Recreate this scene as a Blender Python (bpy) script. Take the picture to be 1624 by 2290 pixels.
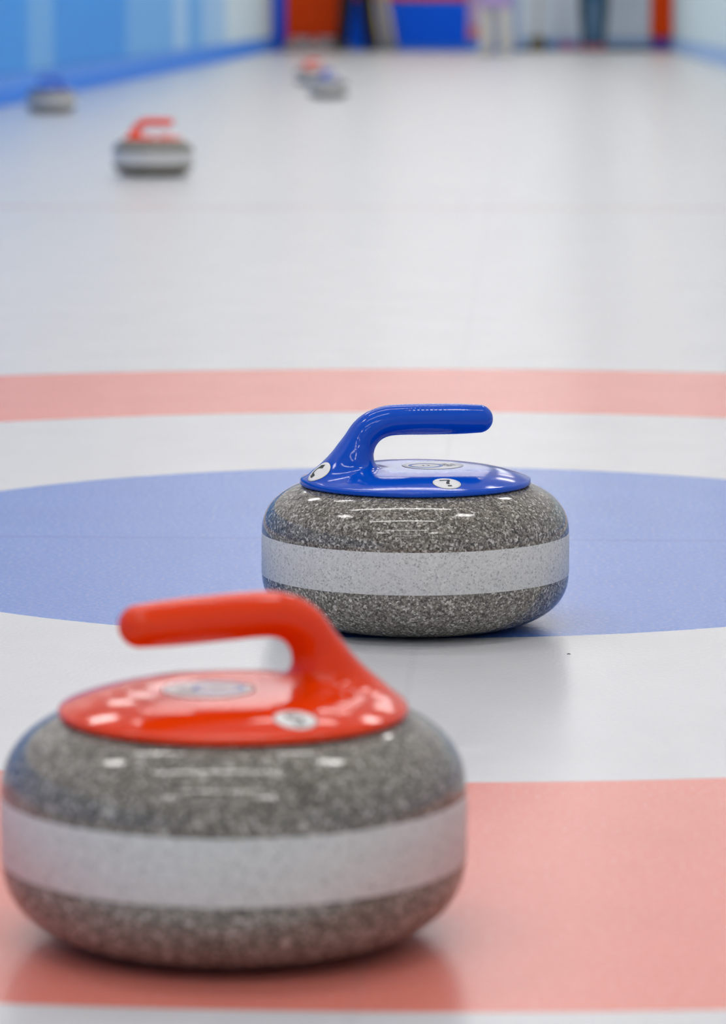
import bpy, bmesh, math, random
import numpy as np
from mathutils import Vector, Matrix

for o in list(bpy.data.objects):
    bpy.data.objects.remove(o, do_unlink=True)
S = bpy.context.scene
C = S.collection
PI = math.pi
random.seed(7)

# ------------------------------------------------------------------ camera
FPX = 8327.2
cd = bpy.data.cameras.new('camera')
cam = bpy.data.objects.new('camera', cd)
C.objects.link(cam)
cam.location = (0.1012, -3.8075, 0.5442)
cam.rotation_euler = (PI/2 - 0.134684, 0, 0.042436)
cd.sensor_fit = 'VERTICAL'
cd.sensor_height = 36.0
cd.sensor_width = 36.0*1624/2290
cd.lens = FPX/2290*36.0
cd.clip_start = 0.05
cd.clip_end = 200
cd.dof.use_dof = True
cd.dof.focus_distance = 3.27
cd.dof.aperture_fstop = 8.0
S.camera = cam

# ------------------------------------------------------------------ world, exposure
w = bpy.data.worlds.new('hall_air')
S.world = w
w.use_nodes = True
w.node_tree.nodes['Background'].inputs[0].default_value = (0.85, 0.92, 1, 1)
w.node_tree.nodes['Background'].inputs[1].default_value = 0.2
S.view_settings.view_transform = 'Standard'
S.view_settings.look = 'None'
S.view_settings.exposure = 0.0
S.view_settings.gamma = 1.0
S.view_settings.use_curve_mapping = False
S.cycles.max_bounces = 4
S.cycles.diffuse_bounces = 4
S.cycles.glossy_bounces = 3
S.cycles.transmission_bounces = 2
S.cycles.adaptive_threshold = 0.08
S.cycles.adaptive_min_samples = 16
S.cycles.caustics_refractive = False
LAMP = 14.7            # radiance of the ceiling lamps' diffusers

# ------------------------------------------------------------------ hall measures
Y0, Y1 = -7.0, 44.0
CEIL = 3.6
XR = 2.0
def xl(y): return -2.62 - 0.0104*(y + 0.0)      # the left boards run very slightly askew

# ------------------------------------------------------------------ node helpers
def new_mat(name):
    m = bpy.data.materials.new(name)
    m.use_nodes = True
    nt = m.node_tree
    return m, nt, nt.nodes['Principled BSDF']
def setp(b, **k):
    for n, v in k.items():
        b.inputs[n.replace('_', ' ')].default_value = v
def rgb(h):
    h = [int(h[i:i+2], 16)/255 for i in (0, 2, 4)]
    return tuple((c/12.92 if c <= .04045 else ((c+.055)/1.055)**2.4) for c in h) + (1,)
def node(nt, t, **k):
    n = nt.nodes.new(t)
    for a, v in k.items():
        setattr(n, a, v)
    return n
def math_n(nt, op, a, b=None, clamp=False):
    n = node(nt, 'ShaderNodeMath', operation=op, use_clamp=clamp)
    for i, v in enumerate((a, b)):
        if v is None: continue
        if isinstance(v, (int, float)): n.inputs[i].default_value = v
        else: nt.links.new(v, n.inputs[i])
    return n.outputs[0]
def mix_col(nt, fac, a, b, blend='MIX'):
    n = node(nt, 'ShaderNodeMix', data_type='RGBA', blend_type=blend)
    for i, v in ((0, fac), (6, a), (7, b)):
        if isinstance(v, (int, float, tuple)): n.inputs[i].default_value = v
        else: nt.links.new(v, n.inputs[i])
    return n.outputs[2]
def ramp(nt, fac, stops, interp='LINEAR'):
    n = node(nt, 'ShaderNodeValToRGB')
    n.color_ramp.interpolation = interp
    e = n.color_ramp.elements
    while len(e) < len(stops): e.new(0.5)
    for q, (p, c) in zip(e, stops):
        q.position = p
        q.color = c if len(c) == 4 else tuple(c) + (1,)
    nt.links.new(fac, n.inputs[0])
    return n.outputs[0]
def noise(nt, vec, scale, detail=2.0, rough=0.5):
    n = node(nt, 'ShaderNodeTexNoise')
    n.inputs['Scale'].default_value = scale
    n.inputs['Detail'].default_value = detail
    n.inputs['Roughness'].default_value = rough
    if vec is not None: nt.links.new(vec, n.inputs['Vector'])
    return n.outputs['Fac']

# ------------------------------------------------------------------ materials
def plain(name, col, rough=0.5, ior=1.45, coat=0.0, spec=0.5, var=0.06, scale=6.0):
    m, nt, b = new_mat(name)
    setp(b, Roughness=rough, IOR=ior, Coat_Weight=coat, Coat_Roughness=0.08, Specular_IOR_Level=spec)
    tc = node(nt, 'ShaderNodeTexCoord')
    f = noise(nt, tc.outputs['Object'], scale, 1)
    c = mix_col(nt, f, tuple(x*(1-var) for x in col[:3]) + (1,), tuple(min(1, x*(1+var)) for x in col[:3]) + (1,))
    nt.links.new(c, b.inputs['Base Color'])
    return m

ICE_ROUGH = 0.24
def ice(name, col):
    m, nt, b = new_mat(name)
    setp(b, Roughness=ICE_ROUGH, IOR=1.42)
    geo = node(nt, 'ShaderNodeNewGeometry')
    pos = geo.outputs['Position']
    sep = node(nt, 'ShaderNodeSeparateXYZ'); nt.links.new(pos, sep.inputs[0])
    # cloudy ice over the paint
    cl = noise(nt, pos, 6.0, 2, 0.6)
    c = mix_col(nt, cl, tuple(x*0.93 for x in col[:3]) + (1,), tuple(min(1, x*1.05 + .008) for x in col[:3]) + (1,))
    fine = noise(nt, pos, 230.0, 1, 0.5)
    c = mix_col(nt, math_n(nt, 'MULTIPLY', math_n(nt, 'SUBTRACT', fine, 0.5), 0.5, True), c, (0.9, 0.92, 0.95, 1))
    # frozen-in lines: tee line, centre line, hog line
    def band(coord, at, half, soft):
        d = math_n(nt, 'ABSOLUTE', math_n(nt, 'SUBTRACT', coord, at))
        return math_n(nt, 'SUBTRACT', 1.0, math_n(nt, 'DIVIDE', math_n(nt, 'SUBTRACT', d, half), soft, True), True)
    wear = cl
    tee = math_n(nt, 'MULTIPLY', band(sep.outputs[1], 0.0, 0.004, 0.004), math_n(nt, 'MULTIPLY', wear, 0.5))
    cen = math_n(nt, 'MULTIPLY', band(sep.outputs[0], 0.012, 0.0015, 0.0035), math_n(nt, 'MULTIPLY', wear, 0.13))
    hog = math_n(nt, 'MULTIPLY', band(sep.outputs[1], 6.40, 0.05, 0.01), math_n(nt, 'MULTIPLY', wear, 0.7))
    c = mix_col(nt, tee, c, (col[0]*.45, col[1]*.45, col[2]*.6, 1))
    c = mix_col(nt, cen, c, (0.25, 0.27, 0.33, 1))
    c = mix_col(nt, hog, c, rgb('d4898c'))
    nt.links.new(c, b.inputs['Base Color'])
    # pebble
    bp = node(nt, 'ShaderNodeBump'); bp.inputs['Strength'].default_value = 0.20; bp.inputs['Distance'].default_value = 0.0012
    pb = noise(nt, pos, 230.0, 1, 0.5)
    nt.links.new(pb, bp.inputs['Height'])
    nt.links.new(bp.outputs[0], b.inputs['Normal'])
    return m
M_ice = ice('ice_white', (0.74, 0.745, 0.765, 1))
M_ice_red = ice('ice_red', (0.90, 0.26, 0.195, 1))
M_ice_blue = ice('ice_blue', (0.09, 0.225, 0.70, 1))

def granite(name, polished):
    m, nt, b = new_mat(name)
    tc = node(nt, 'ShaderNodeTexCoord'); v = tc.outputs['Object']
    oi = node(nt, 'ShaderNodeObjectInfo')
    off = node(nt, 'ShaderNodeVectorMath', operation='ADD')
    nt.links.new(v, off.inputs[0])
    cmb = node(nt, 'ShaderNodeCombineXYZ')
    nt.links.new(oi.outputs['Random'], cmb.inputs[2]); nt.links.new(cmb.outputs[0], off.inputs[1])
    v = off.outputs[0]
    wob = node(nt, 'ShaderNodeTexNoise'); wob.inputs['Scale'].default_value = 500
    nt.links.new(v, wob.inputs['Vector'])
    sc = node(nt, 'ShaderNodeVectorMath', operation='SCALE'); sc.inputs[3].default_value = 0.0025
    nt.links.new(wob.outputs['Color'], sc.inputs[0])
    ad = node(nt, 'ShaderNodeVectorMath', operation='ADD')
    nt.links.new(v, ad.inputs[0]); nt.links.new(sc.outputs[0], ad.inputs[1])
    def vor(scale):
        n = node(nt, 'ShaderNodeTexVoronoi'); n.inputs['Scale'].default_value = scale
        nt.links.new(ad.outputs[0], n.inputs['Vector'])
        s = node(nt, 'ShaderNodeSeparateColor'); nt.links.new(n.outputs['Color'], s.inputs[0])
        return s.outputs[0]
    a, c2 = vor(540), vor(900)
    big = noise(nt, v, 40, 3, 0.6)
    if polished:
        c1 = ramp(nt, a, [(0, (.035, .032, .028)), (.27, (.11, .10, .085)), (.52, (.26, .236, .197)), (.76, (.46, .42, .355)), (.90, (.92, .885, .82))], 'CONSTANT')
        cc = ramp(nt, c2, [(0, (.03, .028, .024)), (.35, (.17, .155, .13)), (.65, (.34, .315, .265)), (.88, (.74, .70, .63))], 'CONSTANT')
        c = mix_col(nt, 0.45, c1, cc)
        c = mix_col(nt, math_n(nt, 'MULTIPLY', big, 0.22), c, (.36, .335, .295, 1))
        setp(b, Roughness=0.08, IOR=1.5)
    else:
        c1 = ramp(nt, a, [(0, (.40, .40, .395)), (.1, (.70, .70, .685)), (.5, (.80, .80, .78)), (.9, (.92, .92, .90))], 'CONSTANT')
        cc = ramp(nt, c2, [(0, (.08, .08, .08)), (.08, (.66, .66, .645)), (.6, (.82, .82, .80))], 'CONSTANT')
        c = mix_col(nt, 0.5, c1, cc)
        c = mix_col(nt, math_n(nt, 'MULTIPLY', big, 0.5), c, (.70, .70, .69, 1))
        setp(b, Roughness=0.42, IOR=1.45)
    nt.links.new(c, b.inputs['Base Color'])
    bp = node(nt, 'ShaderNodeBump'); bp.inputs['Strength'].default_value = 0.015 if polished else 0.25; bp.inputs['Distance'].default_value = 0.0004
    nt.links.new(c2, bp.inputs['Height']); nt.links.new(bp.outputs[0], b.inputs['Normal'])
    return m
M_gran = granite('granite_polished', True)
M_band = granite('granite_matte_band', False)

def gloss_plastic(name, col):
    m, nt, b = new_mat(name)
    tc = node(nt, 'ShaderNodeTexCoord'); v = tc.outputs['Object']
    f = noise(nt, v, 30, 3)
    c = mix_col(nt, f, tuple(x*.92 for x in col[:3]) + (1,), tuple(min(1, x*1.06) for x in col[:3]) + (1,))
    mp = node(nt, 'ShaderNodeMapping'); mp.inputs['Scale'].default_value = (60, 700, 500)
    nt.links.new(v, mp.inputs[0])
    scr = noise(nt, mp.outputs[0], 1.0, 3, 0.7)
    sm = math_n(nt, 'MULTIPLY', math_n(nt, 'GREATER_THAN', scr, 0.76), 0.25)
    c = mix_col(nt, sm, c, (.7, .75, .85, 1))
    nt.links.new(c, b.inputs['Base Color'])
    setp(b, Roughness=0.09, IOR=1.42)
    bp = node(nt, 'ShaderNodeBump'); bp.inputs['Strength'].default_value = 0.05; bp.inputs['Distance'].default_value = 0.0004
    nt.links.new(noise(nt, v, 900, 2), bp.inputs['Height']); nt.links.new(bp.outputs[0], b.inputs['Normal'])
    return m
M_hblue = gloss_plastic('handle_blue', (0.0, 0.085, 0.63, 1))
M_hred = gloss_plastic('handle_red', (0.95, 0.05, 0.001, 1))
M_sticker = plain('sticker_white', (0.93, 0.93, 0.91, 1), 0.35, var=0.02)
M_ink = plain('ink_dark', (0.018, 0.028, 0.03, 1), 0.4)
M_inkb = plain('ink_blue', (0.15, 0.27, 0.72, 1), 0.4)
M_inkg = plain('ink_grey', (0.30, 0.32, 0.35, 1), 0.4)
M_white = plain('painted_white', (0.84, 0.84, 0.83, 1), 0.6, var=0.02, scale=1.0)
M_ceil = plain('ceiling_white', (0.86, 0.855, 0.84, 1), 0.8, var=0.02, scale=1.0)
M_housing = plain('lamp_housing', (0.8, 0.8, 0.8, 1), 0.4)
def emis(name, col, s):
    m, nt, b = new_mat(name)
    m.cycles.emission_sampling = 'FRONT'
    setp(b, Base_Color=(.8, .8, .8, 1), Emission_Color=col, Emission_Strength=s)
    return m
M_lamp = emis('lamp_diffuser', (1.0, 0.98, 0.955, 1), LAMP)
def board(name, col, rough=0.45):
    return plain(name, col, rough, 1.35, spec=0.25, var=0.04, scale=2.0)
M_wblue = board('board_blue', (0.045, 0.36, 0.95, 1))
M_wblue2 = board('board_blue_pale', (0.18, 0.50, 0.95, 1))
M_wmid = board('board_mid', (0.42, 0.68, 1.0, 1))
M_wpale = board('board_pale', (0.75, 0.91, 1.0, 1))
M_kick = board('kick_violet', (0.10, 0.36, 1.0, 1))
M_rail = board('rail_blue', (0.01, 0.26, 0.98, 1))
M_pblue = board('pad_blue', (0.0, 0.13, 1.0, 1), 0.45)
M_pred = board('pad_red', (0.95, 0.075, 0.0, 1), 0.45)
M_ppink = board('pad_pink', rgb('c9a9d6'), 0.5)
M_pwhite = board('pad_white', (0.76, 0.86, 1.0, 1), 0.5)
M_psky = board('pad_sky', (0.42, 0.62, 0.95, 1), 0.5)
M_dark = board('rubber_dark', (0.03, 0.035, 0.05, 1), 0.6)

# ------------------------------------------------------------------ object helpers
def link(name, me, mat=None, parent=None, smooth=False):
    o = bpy.data.objects.new(name, me)
    C.objects.link(o)
    if mat is not None:
        me.materials.clear(); me.materials.append(mat)
    if parent is not None: o.parent = parent
    if smooth:
        me.polygons.foreach_set('use_smooth', [True]*len(me.polygons))
    return o
def mesh(name, v, f):
    me = bpy.data.meshes.new(name)
    me.from_pydata([tuple(map(float, q)) for q in v], [], [tuple(map(int, q)) for q in f])
    me.update()
    return me
def tag(o, label=None, cat=None, group=None, kind=None):
    if label: o['label'] = label
    if cat: o['category'] = cat
    if group: o['group'] = group
    if kind: o['kind'] = kind
    return o
def empty(name, loc=(0, 0, 0), rz=0.0):
    o = bpy.data.objects.new(name, None)
    C.objects.link(o)
    o.location = loc; o.rotation_euler = (0, 0, rz)
    o.empty_display_size = 0.1
    return o
def box_mesh(name, x0, x1, y0, y1, z0, z1, bev=0.0):
    bm = bmesh.new()
    bmesh.ops.create_cube(bm, size=1)
    for v in bm.verts:
        v.co = Vector((x0 + (v.co.x + .5)*(x1-x0), y0 + (v.co.y + .5)*(y1-y0), z0 + (v.co.z + .5)*(z1-z0)))
    if bev > 0:
        bmesh.ops.bevel(bm, geom=bm.edges[:], offset=bev, segments=2, affect='EDGES', profile=0.6)
    me = bpy.data.meshes.new(name); bm.to_mesh(me); bm.free()
    return me
def lathe_mesh(name, prof, n=96, close=False):
    v, f = [], []
    L = len(prof)
    for r, z in prof:
        for k in range(n):
            a = 2*PI*k/n
            v.append((r*math.cos(a), r*math.sin(a), z))
    for i in range(L if close else L-1):
        for k in range(n):
            i2 = (i+1) % L
            f.append((i*n+k, i*n+(k+1) % n, i2*n+(k+1) % n, i2*n+k))
    return mesh(name, v, f)
def tube_mesh(name, pts, rad, n=12, cap=True):
    pts = [Vector(p) for p in pts]
    if not hasattr(rad, '__len__'): rad = [rad]*len(pts)
    v, f = [], []
    up = Vector((0, 0, 1))
    for i, p in enumerate(pts):
        t = (pts[min(i+1, len(pts)-1)] - pts[max(i-1, 0)]).normalized()
        u = t.cross(up)
        if u.length < 1e-3: u = t.cross(Vector((1, 0, 0)))
        u.normalize(); w_ = u.cross(t)
        for k in range(n):
            a = 2*PI*k/n
            v.append(p + (u*math.cos(a) + w_*math.sin(a))*rad[i])
    for i in range(len(pts)-1):
        for k in range(n):
            f.append((i*n+k, i*n+(k+1) % n, (i+1)*n+(k+1) % n, (i+1)*n+k))
    if cap:
        f.append(tuple(range(n-1, -1, -1))); f.append(tuple((len(pts)-1)*n+k for k in range(n)))
    return mesh(name, v, f)

# ------------------------------------------------------------------ implicit surfaces
def surface_nets(fn, lo, hi, h, newton=2):
    lo = np.array(lo, float); hi = np.array(hi, float)
    n = np.ceil((hi-lo)/h).astype(int) + 1
    ax = [lo[i] + h*np.arange(n[i]) for i in range(3)]
    G = np.stack(np.meshgrid(*ax, indexing='ij'), -1).reshape(-1, 3)
    F = np.concatenate([fn(G[i:i+200000]) for i in range(0, len(G), 200000)]).reshape(n)
    corners = [(i, j, k) for i in (0, 1) for j in (0, 1) for k in (0, 1)]
    m = n - 1
    def cv(c): return F[c[0]:c[0]+m[0], c[1]:c[1]+m[1], c[2]:c[2]+m[2]]
    neg = sum((cv(c) < 0).astype(np.int8) for c in corners)
    act = (neg > 0) & (neg < 8)
    idx = np.argwhere(act)
    vid = -np.ones(m, int); vid[act] = np.arange(len(idx))
    acc = np.zeros((len(idx), 3)); cnt = np.zeros(len(idx))
    for a in corners:
        for d in range(3):
            if a[d]: continue
            b = list(a); b[d] = 1
            fa = cv(a)[act]; fb = cv(b)[act]
            s = (fa < 0) != (fb < 0)
            t = np.where(s, fa/(np.where(s, fa-fb, 1)), 0)
            p = np.tile(np.array(a, float), (len(idx), 1)); p[:, d] += t
            acc += p*s[:, None]; cnt += s
    V = lo + h*(idx + acc/cnt[:, None])
    faces = []
    for d in range(3):
        e, g = (d+1) % 3, (d+2) % 3
        sl0 = [slice(None)]*3; sl1 = [slice(None)]*3
        sl0[d] = slice(0, -1); sl1[d] = slice(1, None)
        s0 = F[tuple(sl0)] < 0; s1 = F[tuple(sl1)] < 0
        ch = np.argwhere(s0 != s1)
        ch = ch[(ch[:, e] > 0) & (ch[:, g] > 0) & (ch[:, e] < m[e]) & (ch[:, g] < m[g])]
        flip = s0[tuple(ch.T)]
        def off(de, dg):
            c = ch.copy(); c[:, e] -= de; c[:, g] -= dg
            return vid[tuple(c.T)]
        q = np.stack([off(0, 0), off(1, 0), off(1, 1), off(0, 1)], 1)
        q[~flip] = q[~flip][:, ::-1]
        faces.append(q)
    Q = np.concatenate(faces)
    V, _ = project(fn, V, h*0.5, newton)
    return V, Q
def grad(fn, P, e):
    g = np.zeros_like(P)
    for d in range(3):
        q = P.copy(); q[:, d] += e
        r = P.copy(); r[:, d] -= e
        g[:, d] = (fn(q) - fn(r))/(2*e)
    return g
def project(fn, P, e, it=3):
    P = P.copy()
    for _ in range(it):
        g = grad(fn, P, e)
        l2 = np.maximum((g*g).sum(1), 0.05)
        st = -fn(P)/l2
        P += np.clip(st, -2*e, 2*e)[:, None]*g
    g = grad(fn, P, e)
    return P, g/np.linalg.norm(g, axis=1)[:, None]
def smin(a, b, k):
    h_ = np.maximum(k - np.abs(a-b), 0)/k
    return np.minimum(a, b) - h_*h_*h_*k/6.0
def smax(a, b, k): return -smin(-a, -b, k)
def cone(P, a, b, ra, rb):
    a = np.array(a, float); b = np.array(b, float)
    ab = b-a
    t = np.clip(((P-a)@ab)/max(ab@ab, 1e-12), 0, 1)
    return np.linalg.norm(P - (a + t[:, None]*ab), axis=1) - (ra + (rb-ra)*t)
def nets_obj(name, fn, lo, hi, h, mat, parent=None):
    V, Q = surface_nets(fn, lo, hi, h)
    return link(name, mesh(name, V, Q), mat, parent, smooth=True)

# ================================================================== SETTING
# ---- ice sheet: the rings tile the plane, nothing overlaps
NS = 256
def annulus(name, r0, r1):
    v, f = [], []
    for k in range(NS):
        a = 2*PI*k/NS
        v.append((r0*math.cos(a), r0*math.sin(a), 0)); v.append((r1*math.cos(a), r1*math.sin(a), 0))
    for k in range(NS):
        j = (k+1) % NS
        f.append((2*k, 2*k+1, 2*j+1, 2*j))
    return mesh(name, v, f)
R1, R2, R3 = 0.6096, 1.2192, 1.8288
v, f = [], []
SQ = 1.97
for k in range(NS):
    a = 2*PI*k/NS
    c_, s_ = math.cos(a), math.sin(a)
    q = SQ/max(abs(c_), abs(s_))
    v.append((R3*c_, R3*s_, 0)); v.append((q*c_, q*s_, 0))
for k in range(NS):
    j = (k+1) % NS
    f.append((2*k, 2*k+1, 2*j+1, 2*j))
def rect(x0, x1, y0, y1):
    n = len(v)
    v.extend([(x0, y0, 0), (x1, y0, 0), (x1, y1, 0), (x0, y1, 0)])
    f.append((n, n+1, n+2, n+3))
XA, XB = -4.2, 3.0
rect(XA, XB, Y0-.5, -SQ); rect(XA, XB, SQ, Y1+.5); rect(XA, -SQ, -SQ, SQ); rect(SQ, XB, -SQ, SQ)
floor = tag(link('floor', mesh('floor', v, f), M_ice), kind='structure')
link('red_ring', annulus('red_ring', R2, R3), M_ice_red, floor)
link('white_ring', annulus('white_ring', R1, R2), M_ice, floor)
dv = [(R1*math.cos(2*PI*k/NS), R1*math.sin(2*PI*k/NS), 0) for k in range(NS)]
link('blue_disc', mesh('blue_disc', dv, [tuple(range(NS))]), M_ice_blue, floor)

# ---- ceiling
tag(link('ceiling', box_mesh('ceiling', XA, XB, Y0-.5, Y1+.5, CEIL, CEIL+.1), M_ceil), kind='structure')

# ---- left side: white wall, a row of blue boards, kick strip and rail
def slab_left(name, ya, yb, z0, z1, t0, t1, mat, parent):
    """a board that follows the left wall, from t0 to t1 metres in front of it"""
    v = []
    for y in (ya, yb):
        for t in (t0, t1):
            for z in (z0, z1):
                v.append((xl(y) + t, y, z))
    f = [(0, 1, 3, 2), (4, 6, 7, 5), (0, 4, 5, 1), (2, 3, 7, 6), (0, 2, 6, 4), (1, 5, 7, 3)]
    me = mesh(name, v, f)
    o = link(name, me, mat, parent)
    bm = bmesh.new(); bm.from_mesh(me); bmesh.ops.recalc_face_normals(bm, faces=bm.faces)
    bmesh.ops.bevel(bm, geom=bm.edges[:], offset=0.004, segments=1, affect='EDGES')
    bm.to_mesh(me); bm.free()
    return o
wl = slab_left('wall_left', Y0, Y1, 0, CEIL, -0.15, -0.03, M_white, None)
tag(wl, kind='structure')
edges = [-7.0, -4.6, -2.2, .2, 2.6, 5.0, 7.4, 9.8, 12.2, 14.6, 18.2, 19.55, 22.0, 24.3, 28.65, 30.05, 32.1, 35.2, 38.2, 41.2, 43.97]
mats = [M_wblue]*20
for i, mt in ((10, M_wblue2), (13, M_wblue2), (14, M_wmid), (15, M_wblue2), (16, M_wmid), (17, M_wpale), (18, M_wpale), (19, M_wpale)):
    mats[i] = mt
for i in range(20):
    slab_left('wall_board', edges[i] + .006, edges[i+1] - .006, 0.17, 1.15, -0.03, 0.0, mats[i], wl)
    slab_left('kick_board', edges[i] + .004, edges[i+1] - .004, 0.075, 0.165, -0.03, 0.012, M_kick, wl)
    slab_left('foot_rail', edges[i] + .003, edges[i+1] - .003, 0.0, 0.075, -0.03, 0.03, M_rail, wl)
# ---- right side
wr = tag(link('wall_right', box_mesh('wall_right', XR+.03, XR+.15, Y0, Y1, 0, CEIL), M_white), kind='structure')
ed = [Y0 + (Y1-.03-Y0)*k/18 for k in range(19)]
for i in range(18):
    link('wall_board', box_mesh('wall_board', XR, XR+.03, ed[i]+.006, ed[i+1]-.006, 0.17, 1.15, .004), M_wpale, wr)
    link('kick_board', box_mesh('kick_board', XR-.012, XR+.03, ed[i]+.004, ed[i+1]-.004, 0.0, 0.165, .004), M_psky, wr)
# ---- behind the camera
tag(link('wall_front', box_mesh('wall_front', XA, XB, Y0-.15, Y0, 0, CEIL), M_white), kind='structure')
# ---- far end with its padded panels
wb = tag(link('wall_back', box_mesh('wall_back', XA, XB, Y1, Y1+.15, 0, CEIL), plain('painted_grey', (0.70, 0.70, 0.69, 1), 0.7, var=.02, scale=1.0)), kind='structure')
def fx(px): return -1.441 + (px-900)/173.7
def fh(py): return max(0.0, (112.7-py)/173.7)
def pad(name, p0, p1, h0, h1, mat, t=.05):
    return link(name, box_mesh(name, fx(p0)+.004, fx(p1)-.004, Y1-t, Y1-.001, h0+.003, h1-.003, .012), mat, wb)
pad('corner_post', 611, 645, 0, 1.3, M_pblue, .09)
pad('pad_panel', 645, 778, .17, 1.2, M_pred, .07)
pad('base_board', 645, 778, 0, .17, M_pwhite)
pad('pad_panel', 778, 890, .02, .64, M_pblue)
pad('pad_panel', 890, 1046, .06, .62, M_pblue)
pad('base_board', 778, 1046, 0, .05, M_rail, .06)
pad('pad_panel', 778, 1046, .64, 1.2, M_pred)
pk = pad('pad_panel', 1046, 1088, .30, 1.2, M_ppink, .06)
pad('pad_panel', 1046, 1088, .14, .30, board('pad_rose', (0.75, 0.25, 0.28, 1), .5), .06)
pad('base_board', 1046, 1088, 0, .14, M_rail)
pad('pad_panel', 1088, 1106, .06, 1.2, M_pblue)
pad('pad_panel', 1106, 1158, .12, 1.2, M_psky)
for a, b_ in ((1158, 1255), (1255, 1352), (1352, 1450)):
    pad('pad_panel', a, b_, .16, 1.2, M_pwhite)
    pad('base_board', a, b_, .05, .155, M_psky, .06)
    pad('skirting', a, b_, 0, .05, M_dark, .07)
pad('base_board', 1088, 1158, 0, .06, M_rail)
pad('pad_panel', 1450, 1503, .17, 1.2, M_pred, .07)
pad('base_board', 1450, 1503, 0, .165, board('pad_violet', rgb('6a4fb0'), .5), .06)

# ---- ceiling lamps: cross-wise linear fittings in two columns
def lamp_meshes(LW, LD):
    bm = bmesh.new()
    for x0, x1, y0, y1 in ((-LW/2-.02, LW/2+.02, -LD/2-.02, -LD/2), (-LW/2-.02, LW/2+.02, LD/2, LD/2+.02), (-LW/2-.02, -LW/2, -LD/2, LD/2), (LW/2, LW/2+.02, -LD/2, LD/2)):
        bm.from_mesh(box_mesh('rail', x0, x1, y0, y1, -.018, 0))
    hs = bpy.data.meshes.new('housing'); bm.to_mesh(hs); bm.free()
    a, b = LW/2-.0005, LD/2-.0005
    df = mesh('diffuser', [(-a, -b, -.014), (-a, b, -.014), (a, b, -.014), (a, -b, -.014)], [(0, 1, 2, 3)])
    hs.materials.append(M_housing); df.materials.append(M_lamp)
    return hs, df
LONG, SHORT = lamp_meshes(2.2, .16), lamp_meshes(.5, .44)
def lamp(x, y, pair, label, group):
    t = empty('ceiling_lamp', (x, float(y), CEIL-.001))
    tag(t, label, 'lamp', group)
    link('housing', pair[0], None, t); link('diffuser', pair[1], None, t)
for ly in np.arange(-5.9, 43.5, 2.2):
    lamp(-0.4, ly, LONG, 'long white linear lamp across the middle of the ceiling', 'long ceiling lamps')
for ly in np.arange(-4.6, 43.0, 4.4):
    for lx in (-2.1, 1.3):
        lamp(lx, ly, SHORT, 'short white panel lamp near the side of the ceiling', 'short ceiling lamps')

# ================================================================== CURLING STONES
mm = 0.001
BH, HB, RB = 64.3, 18.3, 136.7        # half height, band half height, radius (mm)
def shoulder(top):
    out = []
    for k in range(33):
        t = (PI/2)*k/32
        r = 68 + 68.7*math.copysign(abs(math.cos(t))**(2/2.25), 1)
        h = HB + 46.0*abs(math.sin(t))**(2/2.25)
        out.append((r*mm, (BH + h if top else BH - h)*mm))
    return out
up = shoulder(True); dn = shoulder(False)
prof = [(.0005, .006), (.045, .0055), (.058, .0025), (.063, 0.0003)] + [(r, max(z, 0.0)) for r, z in dn[::-1]] + \
       [(RB*mm, BH*mm)] + up + [(.04, .1286), (.0005, .1286)]
ME_body = lathe_mesh('granite_body', prof, 128)
bandp = [((RB-.3)*mm, (BH-HB-1.0)*mm), ((RB+.12)*mm, (BH-HB+.2)*mm), ((RB+.25)*mm, BH*mm), ((RB+.12)*mm, (BH+HB-.2)*mm), ((RB-.3)*mm, (BH+HB+1.0)*mm)]
ME_band = lathe_mesh('striking_band', bandp, 128)
for me in (ME_body, ME_band): me.polygons.foreach_set('use_smooth', [True]*len(me.polygons))
ME_body.materials.append(M_gran); ME_band.materials.append(M_band)

# handle: cap and gooseneck grip, one moulding (mm)
HL = [(59, 175.6, 12.6), (38, 176.1, 13.6), (10, 176.7, 13.8), (-16, 177.0, 13.6), (-29, 175.7, 13.6), (-39.5, 171.6, 13.8), (-47, 165.2, 14.0),
      (-52.5, 156.5, 14.0), (-57, 146.5, 14.6), (-61.5, 136.5, 16.0), (-66, 126, 18.0)]
def catmull(P, k=8):
    P = np.array(P, float); out = []
    Q = np.vstack([2*P[0]-P[1], P, 2*P[-1]-P[-2]])
    for i in range(1, len(Q)-2):
        for t in np.arange(k)/k:
            a, b, c, d = Q[i-1:i+3]
            out.append(.5*(2*b + (c-a)*t + (2*a-5*b+4*c-d)*t*t + (3*b-a-3*c+d)*t**3))
    out.append(P[-1])
    return np.array(out)
HC = catmull(HL, 7)
RC = 103.0
def handle_sdf(P):
    x, y, z = P[:, 0], P[:, 1], P[:, 2]
    r = np.hypot(x, y)
    t = np.clip((r-38)/65, 0, 1.1)
    zu = 135.0 - 11.0*t**2.4
    cap = smax(smax((z-zu)*0.96, 119.6-z, 2.2), r-RC, 2.6)
    yy = y*0.88
    d2 = np.full(len(P), 1e9)
    near = (np.abs(y) < 60)
    px, py, pz = x[near], yy[near], z[near]
    dd = np.full(len(px), 1e9)
    for cx, cz, cr in HC:
        dd = np.minimum(dd, np.sqrt((px-cx)**2 + py*py + (pz-cz)**2) - cr)
    heel = cone(np.stack([px, py*0.9, pz], 1), (-60, 0, 145), (-80, 0, 124), 13.0, 13.0)
    dd = smin(dd, heel, 16)
    d2[near] = dd
    d = smin(cap, d2, 27)
    d = smax(d, 119.6-z, 2.2)
    return smax(d, r-RC, 2.6)
V, Q = surface_nets(handle_sdf, (-106, -106, 116), (106, 106, 198), 1.35)
HZ = 5.6           # the cap sits this much higher on the granite (mm)
ME_handle = mesh('handle', V*mm + np.array([0, 0, HZ*mm]), Q)
ME_handle.polygons.foreach_set('use_smooth', [True]*len(ME_handle.polygons))
ME_handle.materials.append(M_hblue)

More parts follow.
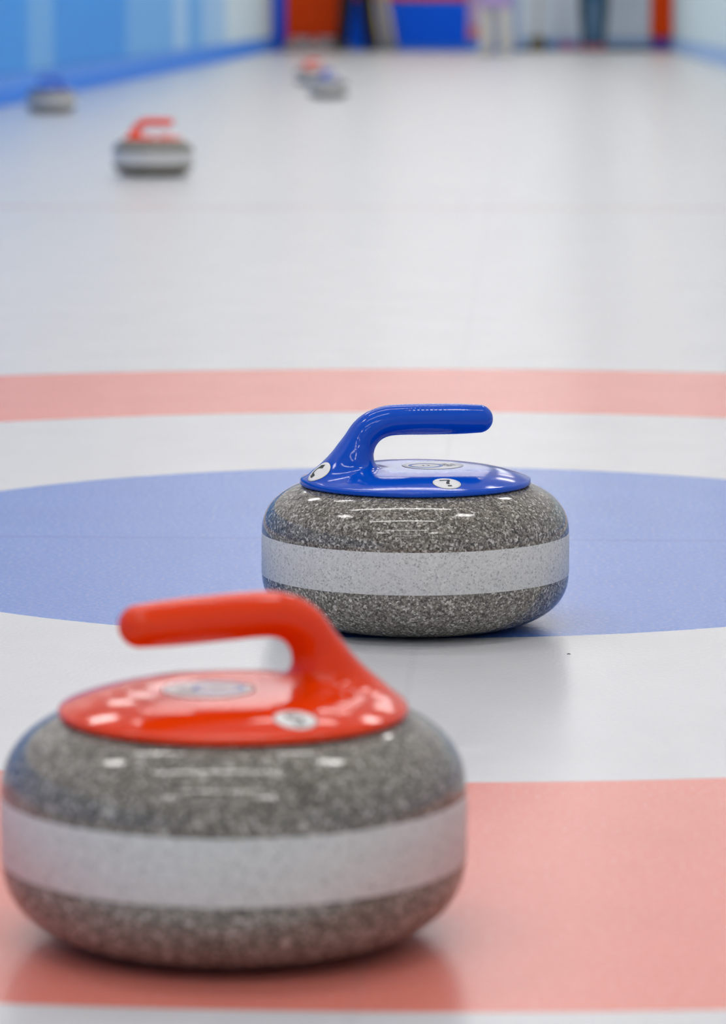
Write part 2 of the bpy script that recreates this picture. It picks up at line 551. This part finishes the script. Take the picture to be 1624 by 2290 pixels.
def frame_on(p0, upv):
    P, N = project(handle_sdf, np.array([p0], float), .5, 30)
    n_ = N[0]; u_ = np.array(upv, float); u_ -= n_*(u_@n_); u_ /= np.linalg.norm(u_)
    return P[0], np.cross(u_, n_), u_, n_
def wrap(fr, pts2, off):
    p, r_, u_, n_ = fr
    pts2 = np.array(pts2, float)
    P = p + pts2[:, :1]*r_ + pts2[:, 1:2]*u_
    P, N = project(handle_sdf, P, .5, 12)
    return P + N*off + np.array([0, 0, HZ])
def disc_on(name, fr, rad, off, r_in=0.0, cx=0.0, cy=0.0, sy=1.0):
    nr, na = 5, 48
    pts, f = [], []
    for i in range(nr+1):
        r = r_in + (rad-r_in)*i/nr
        for k in range(na):
            a = 2*PI*k/na
            pts.append((cx + max(r, .01)*math.cos(a), cy + sy*max(r, .01)*math.sin(a)))
    for i in range(nr):
        for k in range(na):
            f.append((i*na+k, (i+1)*na+k, (i+1)*na+(k+1) % na, i*na+(k+1) % na))
    P = wrap(fr, pts, off)
    low = wrap(fr, pts[nr*na:], 0.0)
    b = len(P); P = np.vstack([P, low])
    for k in range(na):
        f.append((nr*na+k, b+k, b+(k+1) % na, nr*na+(k+1) % na))
    return mesh(name, P*mm, f)
def strip_on(name, fr, lines, off):
    """ink strokes: each line is a list of (x, y, halfwidth) in the sticker's plane"""
    V, f = [], []
    for L in lines:
        n0 = len(V); L = [np.array(q, float) for q in L]
        for i, q in enumerate(L):
            t = L[min(i+1, len(L)-1)][:2] - L[max(i-1, 0)][:2]
            t = t/np.linalg.norm(t); nn = np.array([-t[1], t[0]])
            V.append(q[:2] + nn*q[2]); V.append(q[:2] - nn*q[2])
        for i in range(len(L)-1):
            f.append((n0+2*i, n0+2*i+1, n0+2*i+3, n0+2*i+2))
    return mesh(name, wrap(fr, V, off)*mm, f)
def seg(a, b, hw, n=6):
    return [(a[0]+(b[0]-a[0])*i/n, a[1]+(b[1]-a[1])*i/n, hw) for i in range(n+1)]
def arc(cx, cy, rx, ry, a0, a1, hw, n=14):
    return [(cx+rx*math.cos(a0+(a1-a0)*i/n), cy+ry*math.sin(a0+(a1-a0)*i/n), hw) for i in range(n+1)]
DIG = {
 '7': [seg((-4.6, 6.6), (4.4, 6.6), 1.0), [(3.9, 6.2, 1.1), (2.2, 3.2, 1.2), (.9, .3, 1.4), (.4, -2.6, 1.5)], seg((-1.0, -6.4), (2.6, -6.4), 1.25)],
 '5': [seg((-3.2, 6.4), (3.6, 6.4), 1.0), seg((-3.0, 6.2), (-3.4, 1.4), 1.0), arc(-.2, -1.0, 3.8, 3.2, 2.4, -2.4, 1.1), seg((-3.6, -7.8), (3.6, -7.8), .7)],
}
FR_front = frame_on((2, -85, 131), (0, 1, 0))         # beside the grip, on either side
FR_rear = frame_on((0, 84, 131), (0, -1, 0))
FR_heel = frame_on((-90, -8, 132), (1, 0, 1.0))
FR_mid = frame_on((16, 0, 134.2), (1, 0, 0))
ME = {}
for nm, fr in (('a', FR_front), ('b', FR_rear)):
    ME['badge'+nm] = disc_on('number_badge', fr, 12.3, .25)
    ME['edge'+nm] = disc_on('badge_edge', fr, 12.55, .16)
    for d in DIG: ME[d+nm] = strip_on('number', fr, DIG[d], .42)
ME['heel'] = disc_on('heel_badge', FR_heel, 11.8, .25)
ME['heel_edge'] = disc_on('badge_edge', FR_heel, 12.1, .16)
ME['heel_ink'] = strip_on('badge_mark', FR_heel, [arc(-1.5, 0, 5.5, 6.5, PI*.75, PI*1.3, 1.0), seg((-6.0, 4.6), (-.6, 6.6), 2.1), seg((-5.2, -5.2), (0, -6.8), 2.1)], .42)
ME['mid'] = disc_on('centre_sticker', FR_mid, 27, .25)
ME['mid_edge'] = disc_on('sticker_edge', FR_mid, 27.3, .16)
ME['mid_ring'] = disc_on('logo_ring', FR_mid, 15.5, .45, 12.6, cx=0, cy=-6.5)
ME['mid_ink'] = strip_on('logo_mark', FR_mid, [arc(0, -6.5, 3.0, 3.0, 0.3, 2.6, .7), seg((-3.2, -8.4), (3.0, -8.8), .7)], .45)
ME['mid_text'] = strip_on('logo_lettering', FR_mid, [seg((-9, 10), (-6, 15), .8), seg((-6, 15), (-3, 10.5), .8), seg((-1, 10.5), (-1, 16), .8), seg((1.5, 16), (5, 16), .8),
                                             seg((1.5, 13), (5, 13), .8), seg((1.5, 10), (5, 10), .8), seg((7.5, 10), (7.5, 16), .9), seg((7.5, 16), (11, 10), .8), seg((-7, 19), (7, 19), .5)], .45)
def prep(k, m):
    ME[k].materials.append(m); ME[k].polygons.foreach_set('use_smooth', [True]*len(ME[k].polygons))
for k in ME:
    prep(k, M_sticker if k in ('badgea', 'badgeb', 'heel', 'mid') else M_inkb if k == 'mid_ring' else M_inkg if k == 'mid_text' else M_ink)

def stone(loc, rz, colour, label, digit='7', scale=1.0, group='curling stones on the ice', detail=True, zs=1.0):
    t = empty('curling_stone', (loc[0], loc[1], 0.0), rz)
    t.scale = (scale,)*3
    tag(t, label, 'curling stone', group)
    b = link('granite_body', ME_body, None, t)
    r = link('striking_band', ME_band, None, t)
    h = link('handle', ME_handle, None, t)
    b.scale = r.scale = (1, 1, zs)
    h.location.z = (zs-1)*.1265
    h.material_slots[0].link = 'OBJECT'
    h.material_slots[0].material = M_hblue if colour == 'blue' else M_hred
    h['label'] = 'glossy %s plastic handle and cap' % colour
    if detail:
        for s in ('a', 'b'):
            bd = link('number_badge', ME['badge'+s], None, h)
            link('badge_edge', ME['edge'+s], None, bd); link('number', ME[digit+s], None, bd)
        hb = link('heel_badge', ME['heel'], None, h)
        link('badge_edge', ME['heel_edge'], None, hb); link('badge_mark', ME['heel_ink'], None, hb)
        ms = link('centre_sticker', ME['mid'], None, h)
        for k, nm in (('mid_edge', 'sticker_edge'), ('mid_ring', 'logo_ring'), ('mid_ink', 'logo_mark'), ('mid_text', 'logo_lettering')):
            link(nm, ME[k], None, ms)
    return t
R = math.radians
stone((0.0085, -0.527), R(19), 'blue', 'blue-handled curling stone in sharp focus on the blue disc', '7')
stone((-0.0665, -1.655), R(180+29), 'red', 'large red-handled curling stone nearest the camera on the red ring', '5', scale=1.006, zs=1.05)
stone((-1.097, 8.31), R(12), 'red', 'blurred red-handled curling stone alone on white ice, before the blue one by the boards', scale=.96)
stone((-2.351, 15.63), R(200), 'blue', 'blurred blue-handled curling stone close beside the blue side boards', scale=.95)
stone((-1.065, 18.7), R(70), 'blue', 'far blue-handled curling stone partly hiding a red-handled one', scale=.90)
stone((-1.37, 22.5), R(40), 'red', 'far red-handled curling stone half hidden behind a blue-handled one', scale=.93)

# a dark bit of lint on the white ring
link_o = link('lint', tube_mesh('lint', [(.142, -.690, .0008), (.1435, -.6905, .0012), (.145, -.690, .0008)], [.0003, .0005, .0003], 6), M_ink)
tag(link_o, 'tiny dark speck of lint on the white ice before the sharp stone', 'lint')

# parked stones under the red panel at the far end
for k, (px, yy, a) in enumerate(((664, 43.6, 20), (714, 43.55, 60), (763, 43.62, 110))):
    lab = ['red-handled curling stone parked nearest the blue corner post at the far end', 'middle one of three parked stones below the red panel at the far end',
           'parked red-handled curling stone beside the black-trousered person'][k]
    stone((fx(px), yy), R(a), 'red', lab, group='curling stones parked at the far wall', detail=False)

# ================================================================== PEOPLE AT THE FAR END
M_skin = plain('skin', (0.62, 0.38, 0.28, 1), 0.5)
M_hair = plain('hair_brown', (0.05, 0.03, 0.02, 1), 0.6)
M_eye = plain('eye_dark', (0.02, 0.015, 0.012, 1), 0.2)
M_lip = plain('lip', (0.5, 0.2, 0.17, 1), 0.5)
def person(loc, rz, label, stance, m_tr, m_top, m_shoe, coat=0.86, leg_r=.066, step=0.0, boots=None):
    t = empty('person', (loc[0], loc[1], 0), rz)
    tag(t, label, 'person', 'people standing at the far end')
    def legs(s): return [(s*.095, 0, .92), (s*(.07+stance*.35), -.02+step*s*.4, .50), (s*stance, .01+step*s, .09)]
    def arm(s): return [(s*.185, 0, 1.42), (s*.27, .03, 1.15), (s*.24, -.10, .93)]
    def chain(P, pts, rads):
        d = None
        for a, b, ra, rb in zip(pts[:-1], pts[1:], rads[:-1], rads[1:]):
            c = cone(P, a, b, ra, rb); d = c if d is None else smin(d, c, .03)
        return d
    def body(P):
        Pf = P*np.array([1, 1.25, 1])
        d = cone(Pf, (0, 0, .98), (0, 0, 1.33), .125, .15)
        d = smin(d, cone(P, (-.14, 0, 1.40), (.14, 0, 1.40), .065, .065), .08)
        for s in (-1, 1):
            d = smin(d, chain(P, legs(s), (.082, .056, .036)), .05)
            d = smin(d, cone(P, (s*stance, .01+step*s, .05), (s*stance*1.08, -.15+step*s, .035), .036, .028), .03)
            d = smin(d, chain(P, arm(s), (.05, .038, .026)), .04)
        d = smin(d, cone(P, (0, .0, 1.44), (0, -.01, 1.55), .055, .05), .04)
        hd = np.linalg.norm((P-np.array([0, -.015, 1.645]))*np.array([1.28, 1.02, .86]), axis=1) - .098
        hd = smin(hd, cone(P, (0, -.06, 1.565), (0, -.075, 1.56), .035, .03), .04)       # jaw
        hd = smin(hd, cone(P, (0, -.108, 1.655), (0, -.124, 1.622), .008, .013), .015)    # nose
        for s in (-1, 1):
            hd = smin(hd, cone(P, (s*.078, .005, 1.655), (s*.08, .008, 1.62), .012, .009), .01)   # ears
        return smin(d, hd, .03)
    V, Q = surface_nets(body, (-.42, -.32, -.02), (.42, .22, 1.80), .014)
    # hands: palm, four fingers and a thumb, grown on the ends of the arms
    for s in (-1, 1):
        wv = np.array(arm(s)[2])
        dirv = np.array([0, -.25, -.97]); side = np.array([0, .97, -.25])
        def hand(P, wv=wv, dirv=dirv, side=side, s=s):
            d = cone(P, wv, wv+dirv*.05, .022, .02)
            d = smin(d, cone(P, wv+dirv*.05+side*.025, wv+dirv*.05-side*.025, .014, .014), .02)
            for k, l in enumerate((.058, .070, .075, .066)):
                b0 = wv + dirv*.06 + side*(.033-.022*k)
                m0 = b0 + dirv*l*.55 + np.array([-s*.006, 0, 0])
                e0 = m0 + dirv*l*.5 + np.array([-s*.022, 0, 0])
                d = smin(d, np.minimum(cone(P, b0, m0, .0085, .008), cone(P, m0, e0, .008, .0065)), .005)
            th = wv + dirv*.02 - side*.03
            d = smin(d, np.minimum(cone(P, th, th+dirv*.035-side*.018, .011, .0095), cone(P, th+dirv*.035-side*.018, th+dirv*.065-side*.02, .0095, .007)), .008)
            return d
        e_ = wv + dirv*.2
        lo = np.minimum(wv, e_) - .08; hi = np.maximum(wv, e_) + .06
        V2, Q2 = surface_nets(hand, lo, hi, .005, 1)
        Q = np.vstack([Q, Q2 + len(V)]); V = np.vstack([V, V2])
    bo = link('body', mesh('body', V, Q), M_skin, t, smooth=True)
    for s in (-1, 1):
        link('eye', tube_mesh('eye', [(s*.032-.008, -.101, 1.655), (s*.032, -.104, 1.655), (s*.032+.008, -.101, 1.655)], [.003, .006, .003], 8), M_eye, bo)
    link('mouth', tube_mesh('mouth', [(-.022, -.098, 1.588), (0, -.106, 1.586), (.022, -.098, 1.588)], [.003, .006, .003], 8), M_lip, bo)
    def hair(P):
        d = np.linalg.norm((P-np.array([0, .008, 1.665]))*np.array([1.2, 1.0, .9]), axis=1) - .106
        return smax(d, (-(P[:, 1]) - .045) - (P[:, 2]-1.69)*.9, .02)
    nets_obj('hair', hair, (-.13, -.14, 1.5), (.13, .16, 1.82), .01, M_hair, t)
    def trousers(P):
        Pf = P*np.array([1, 1.2, 1])
        d = cone(Pf, (0, 0, .93), (0, 0, 1.02), .15, .145)
        for s in (-1, 1):
            d = smin(d, chain(P, legs(s), (.102, leg_r+.012, leg_r)), .03)
        return smax(d, .065-P[:, 2], .01)
    nets_obj('trousers', trousers, (-.36, -.3, .03), (.36, .25, 1.2), .013, m_tr, t)
    def jacket(P):
        Pf = P*np.array([1, 1.2, 1])
        d = cone(Pf, (0, 0, coat), (0, 0, 1.33), .172 + max(0, .86-coat)*.1, .172)
        d = smin(d, cone(P, (-.15, 0, 1.40), (.15, 0, 1.40), .08, .08), .08)
        for s in (-1, 1):
            d = smin(d, chain(P, arm(s), (.068, .055, .045)), .03)
        d = smin(d, cone(P, (0, 0, 1.44), (0, -.005, 1.50), .07, .066), .03)
        return smax(d, coat-.02-P[:, 2], .01)
    nets_obj('jacket', jacket, (-.42, -.3, coat-.1), (.42, .3, 1.62), .014, m_top, t)
    for s in (-1, 1):
        def shoe(P, s=s):
            x = s*stance; y = step*s
            d = cone(P, (x, .03+y, .055), (x*1.08, -.17+y, .035), .052, .042)
            d = smin(d, cone(P, (x, .02+y, .06), (x, .02+y, .12 if boots is None else boots), .052, .05 if boots is None else leg_r+.012), .03)
            return smax(d, .004-P[:, 2], .01)
        top = .2 if boots is None else boots+.12
        nets_obj('shoe', shoe, (s*stance-.13, -.33+step*s, -.01), (s*stance+.13, .16+step*s, top), .01, m_shoe, t)
    return t
M_blk = plain('cloth_black', (0.008, 0.008, 0.012, 1), 0.8)
M_lav = plain('cloth_lavender', rgb('b9a2d6'), 0.8)
M_cream = plain('cloth_cream', rgb('d6d2cc'), 0.8)
M_navy = plain('cloth_navy', (0.02, 0.03, 0.09, 1), 0.8)
M_white_sh = plain('shoe_white', rgb('cfcdc4'), 0.5)
M_pink_sh = plain('shoe_pink', rgb('d86a6a'), 0.5)
m, nt, b = new_mat('cloth_steel_blue'); setp(b, Roughness=.8)
tc = node(nt, 'ShaderNodeTexCoord'); sp = node(nt, 'ShaderNodeSeparateXYZ'); nt.links.new(tc.outputs['Object'], sp.inputs[0])
ab = math_n(nt, 'GREATER_THAN', math_n(nt, 'ABSOLUTE', sp.outputs[0]), 0.098)
nt.links.new(mix_col(nt, ab, rgb('44749c'), rgb('0c3338')), b.inputs['Base Color'])
M_steel = m
person((fx(805), 43.35), R(0), 'person in black trousers standing legs apart by the red panel', .19, M_blk, M_blk, M_blk, leg_r=.072)
person((fx(1122)-.03, 38.2), R(-25), 'person in cream trousers and white boots before the pale panels', .095, M_cream, M_lav, M_white_sh, coat=.56, leg_r=.075, step=.05, boots=.22)
person((fx(1322), 43.1), R(0), 'person in steel-blue trousers and pink shoes before the white panels', .075, M_steel, M_navy, M_pink_sh, leg_r=.07)

# ================================================================== BROOMS AND SHOES
M_pole_y = plain('pole_yellow', rgb('ecdcae'), 0.4)
M_pole_g = plain('pole_grey', rgb('ccd6e0'), 0.4)
M_brush = plain('brush_brown', rgb('6e6340'), 0.8)
M_brush_g = plain('brush_grey', rgb('8c979c'), 0.8)
def broom(x, y, lean_x, lean_y, m_pole, m_head, label, rz=0.0, rad=.017, hz=1.0):
    t = empty('curling_broom', (x, y, 0), rz)
    tag(t, label, 'broom', 'brooms at the far wall')
    top = (lean_x, lean_y, 1.28)
    link('handle', tube_mesh('handle', [(0, 0, .05 + .03*hz), (lean_x*.5, lean_y*.5, .68), top], rad, 12), m_pole, t, smooth=True)
    link('grip_end', tube_mesh('grip_end', [(lean_x*.97, lean_y*.97, 1.245), (lean_x*1.005, lean_y*1.005, 1.29)], rad*1.25, 12), M_dark, t)
    hd = link('brush_head', box_mesh('brush_head', -.09, .09, -.035, .035, .035*hz, .05 + .035*hz, .012), m_head, t)
    link('bristles', box_mesh('bristles', -.085, .085, -.03, .03, 0.0, .036*hz, .006), m_head, hd)
    return t
broom(fx(857), 43.66, .15, .28, M_pole_y, M_brush_g, 'yellow-poled broom leaning nearest the black-trousered person', 1.3, .034)
broom(fx(871), 43.74, .15, .20, M_pole_g, M_brush_g, 'grey-poled broom leaning between two yellow-poled ones', 1.4, .036)
broom(fx(885), 43.66, .15, .28, M_pole_y, M_brush_g, 'yellow-poled broom leaning nearest the middle blue panel', 1.3, .034)
broom(fx(1201), 42.95, .02, .86, plain('pole_beige', rgb('cfc6b4'), .4), M_brush, 'beige-poled broom with brown head leaning on the white panels', 0.0, .022, 4.0)

def sport_shoe(x, y, rz, mat, label, grp):
    t = empty('sport_shoe', (x, y, 0), rz)
    tag(t, label, 'shoe', grp)
    def up_(P):
        d = cone(P, (0, .07, .055), (0, -.09, .042), .042, .036)
        d = smin(d, cone(P, (0, .075, .06), (0, .07, .095), .04, .036), .03)
        d = smax(d, -cone(P, (0, .07, .10), (0, .065, .14), .027, .03), .008)
        return smax(d, .016-P[:, 2], .006)
    nets_obj('upper', up_, (-.06, -.15, -.005), (.06, .14, .15), .006, mat, t)
    def sole(P):
        d = cone(P, (0, .07, .01), (0, -.09, .01), .046, .04)
        return smax(smax(d, P[:, 2]-.018, .004), .001-P[:, 2], .004)
    nets_obj('sole', sole, (-.07, -.16, -.008), (.07, .14, .035), .006, M_white_sh, t)
M_teal = plain('shoe_teal', rgb('0f6fb4'), .5)
M_mag = plain('shoe_magenta', rgb('b04f9c'), .5)
sport_shoe(fx(1230), 43.40, R(38), M_teal, 'teal sport shoe lying next to the brown broom head', 'shoes at the far wall')
sport_shoe(fx(1238), 43.74, R(30), M_teal, 'teal sport shoe lying next to the magenta shoes', 'shoes at the far wall')
sport_shoe(fx(1264), 43.38, R(45), M_mag, 'magenta sport shoe lying next to the teal shoes', 'shoes at the far wall')
sport_shoe(fx(1280), 43.74, R(140), M_mag, 'magenta sport shoe lying nearest the pink-shoed person', 'shoes at the far wall')
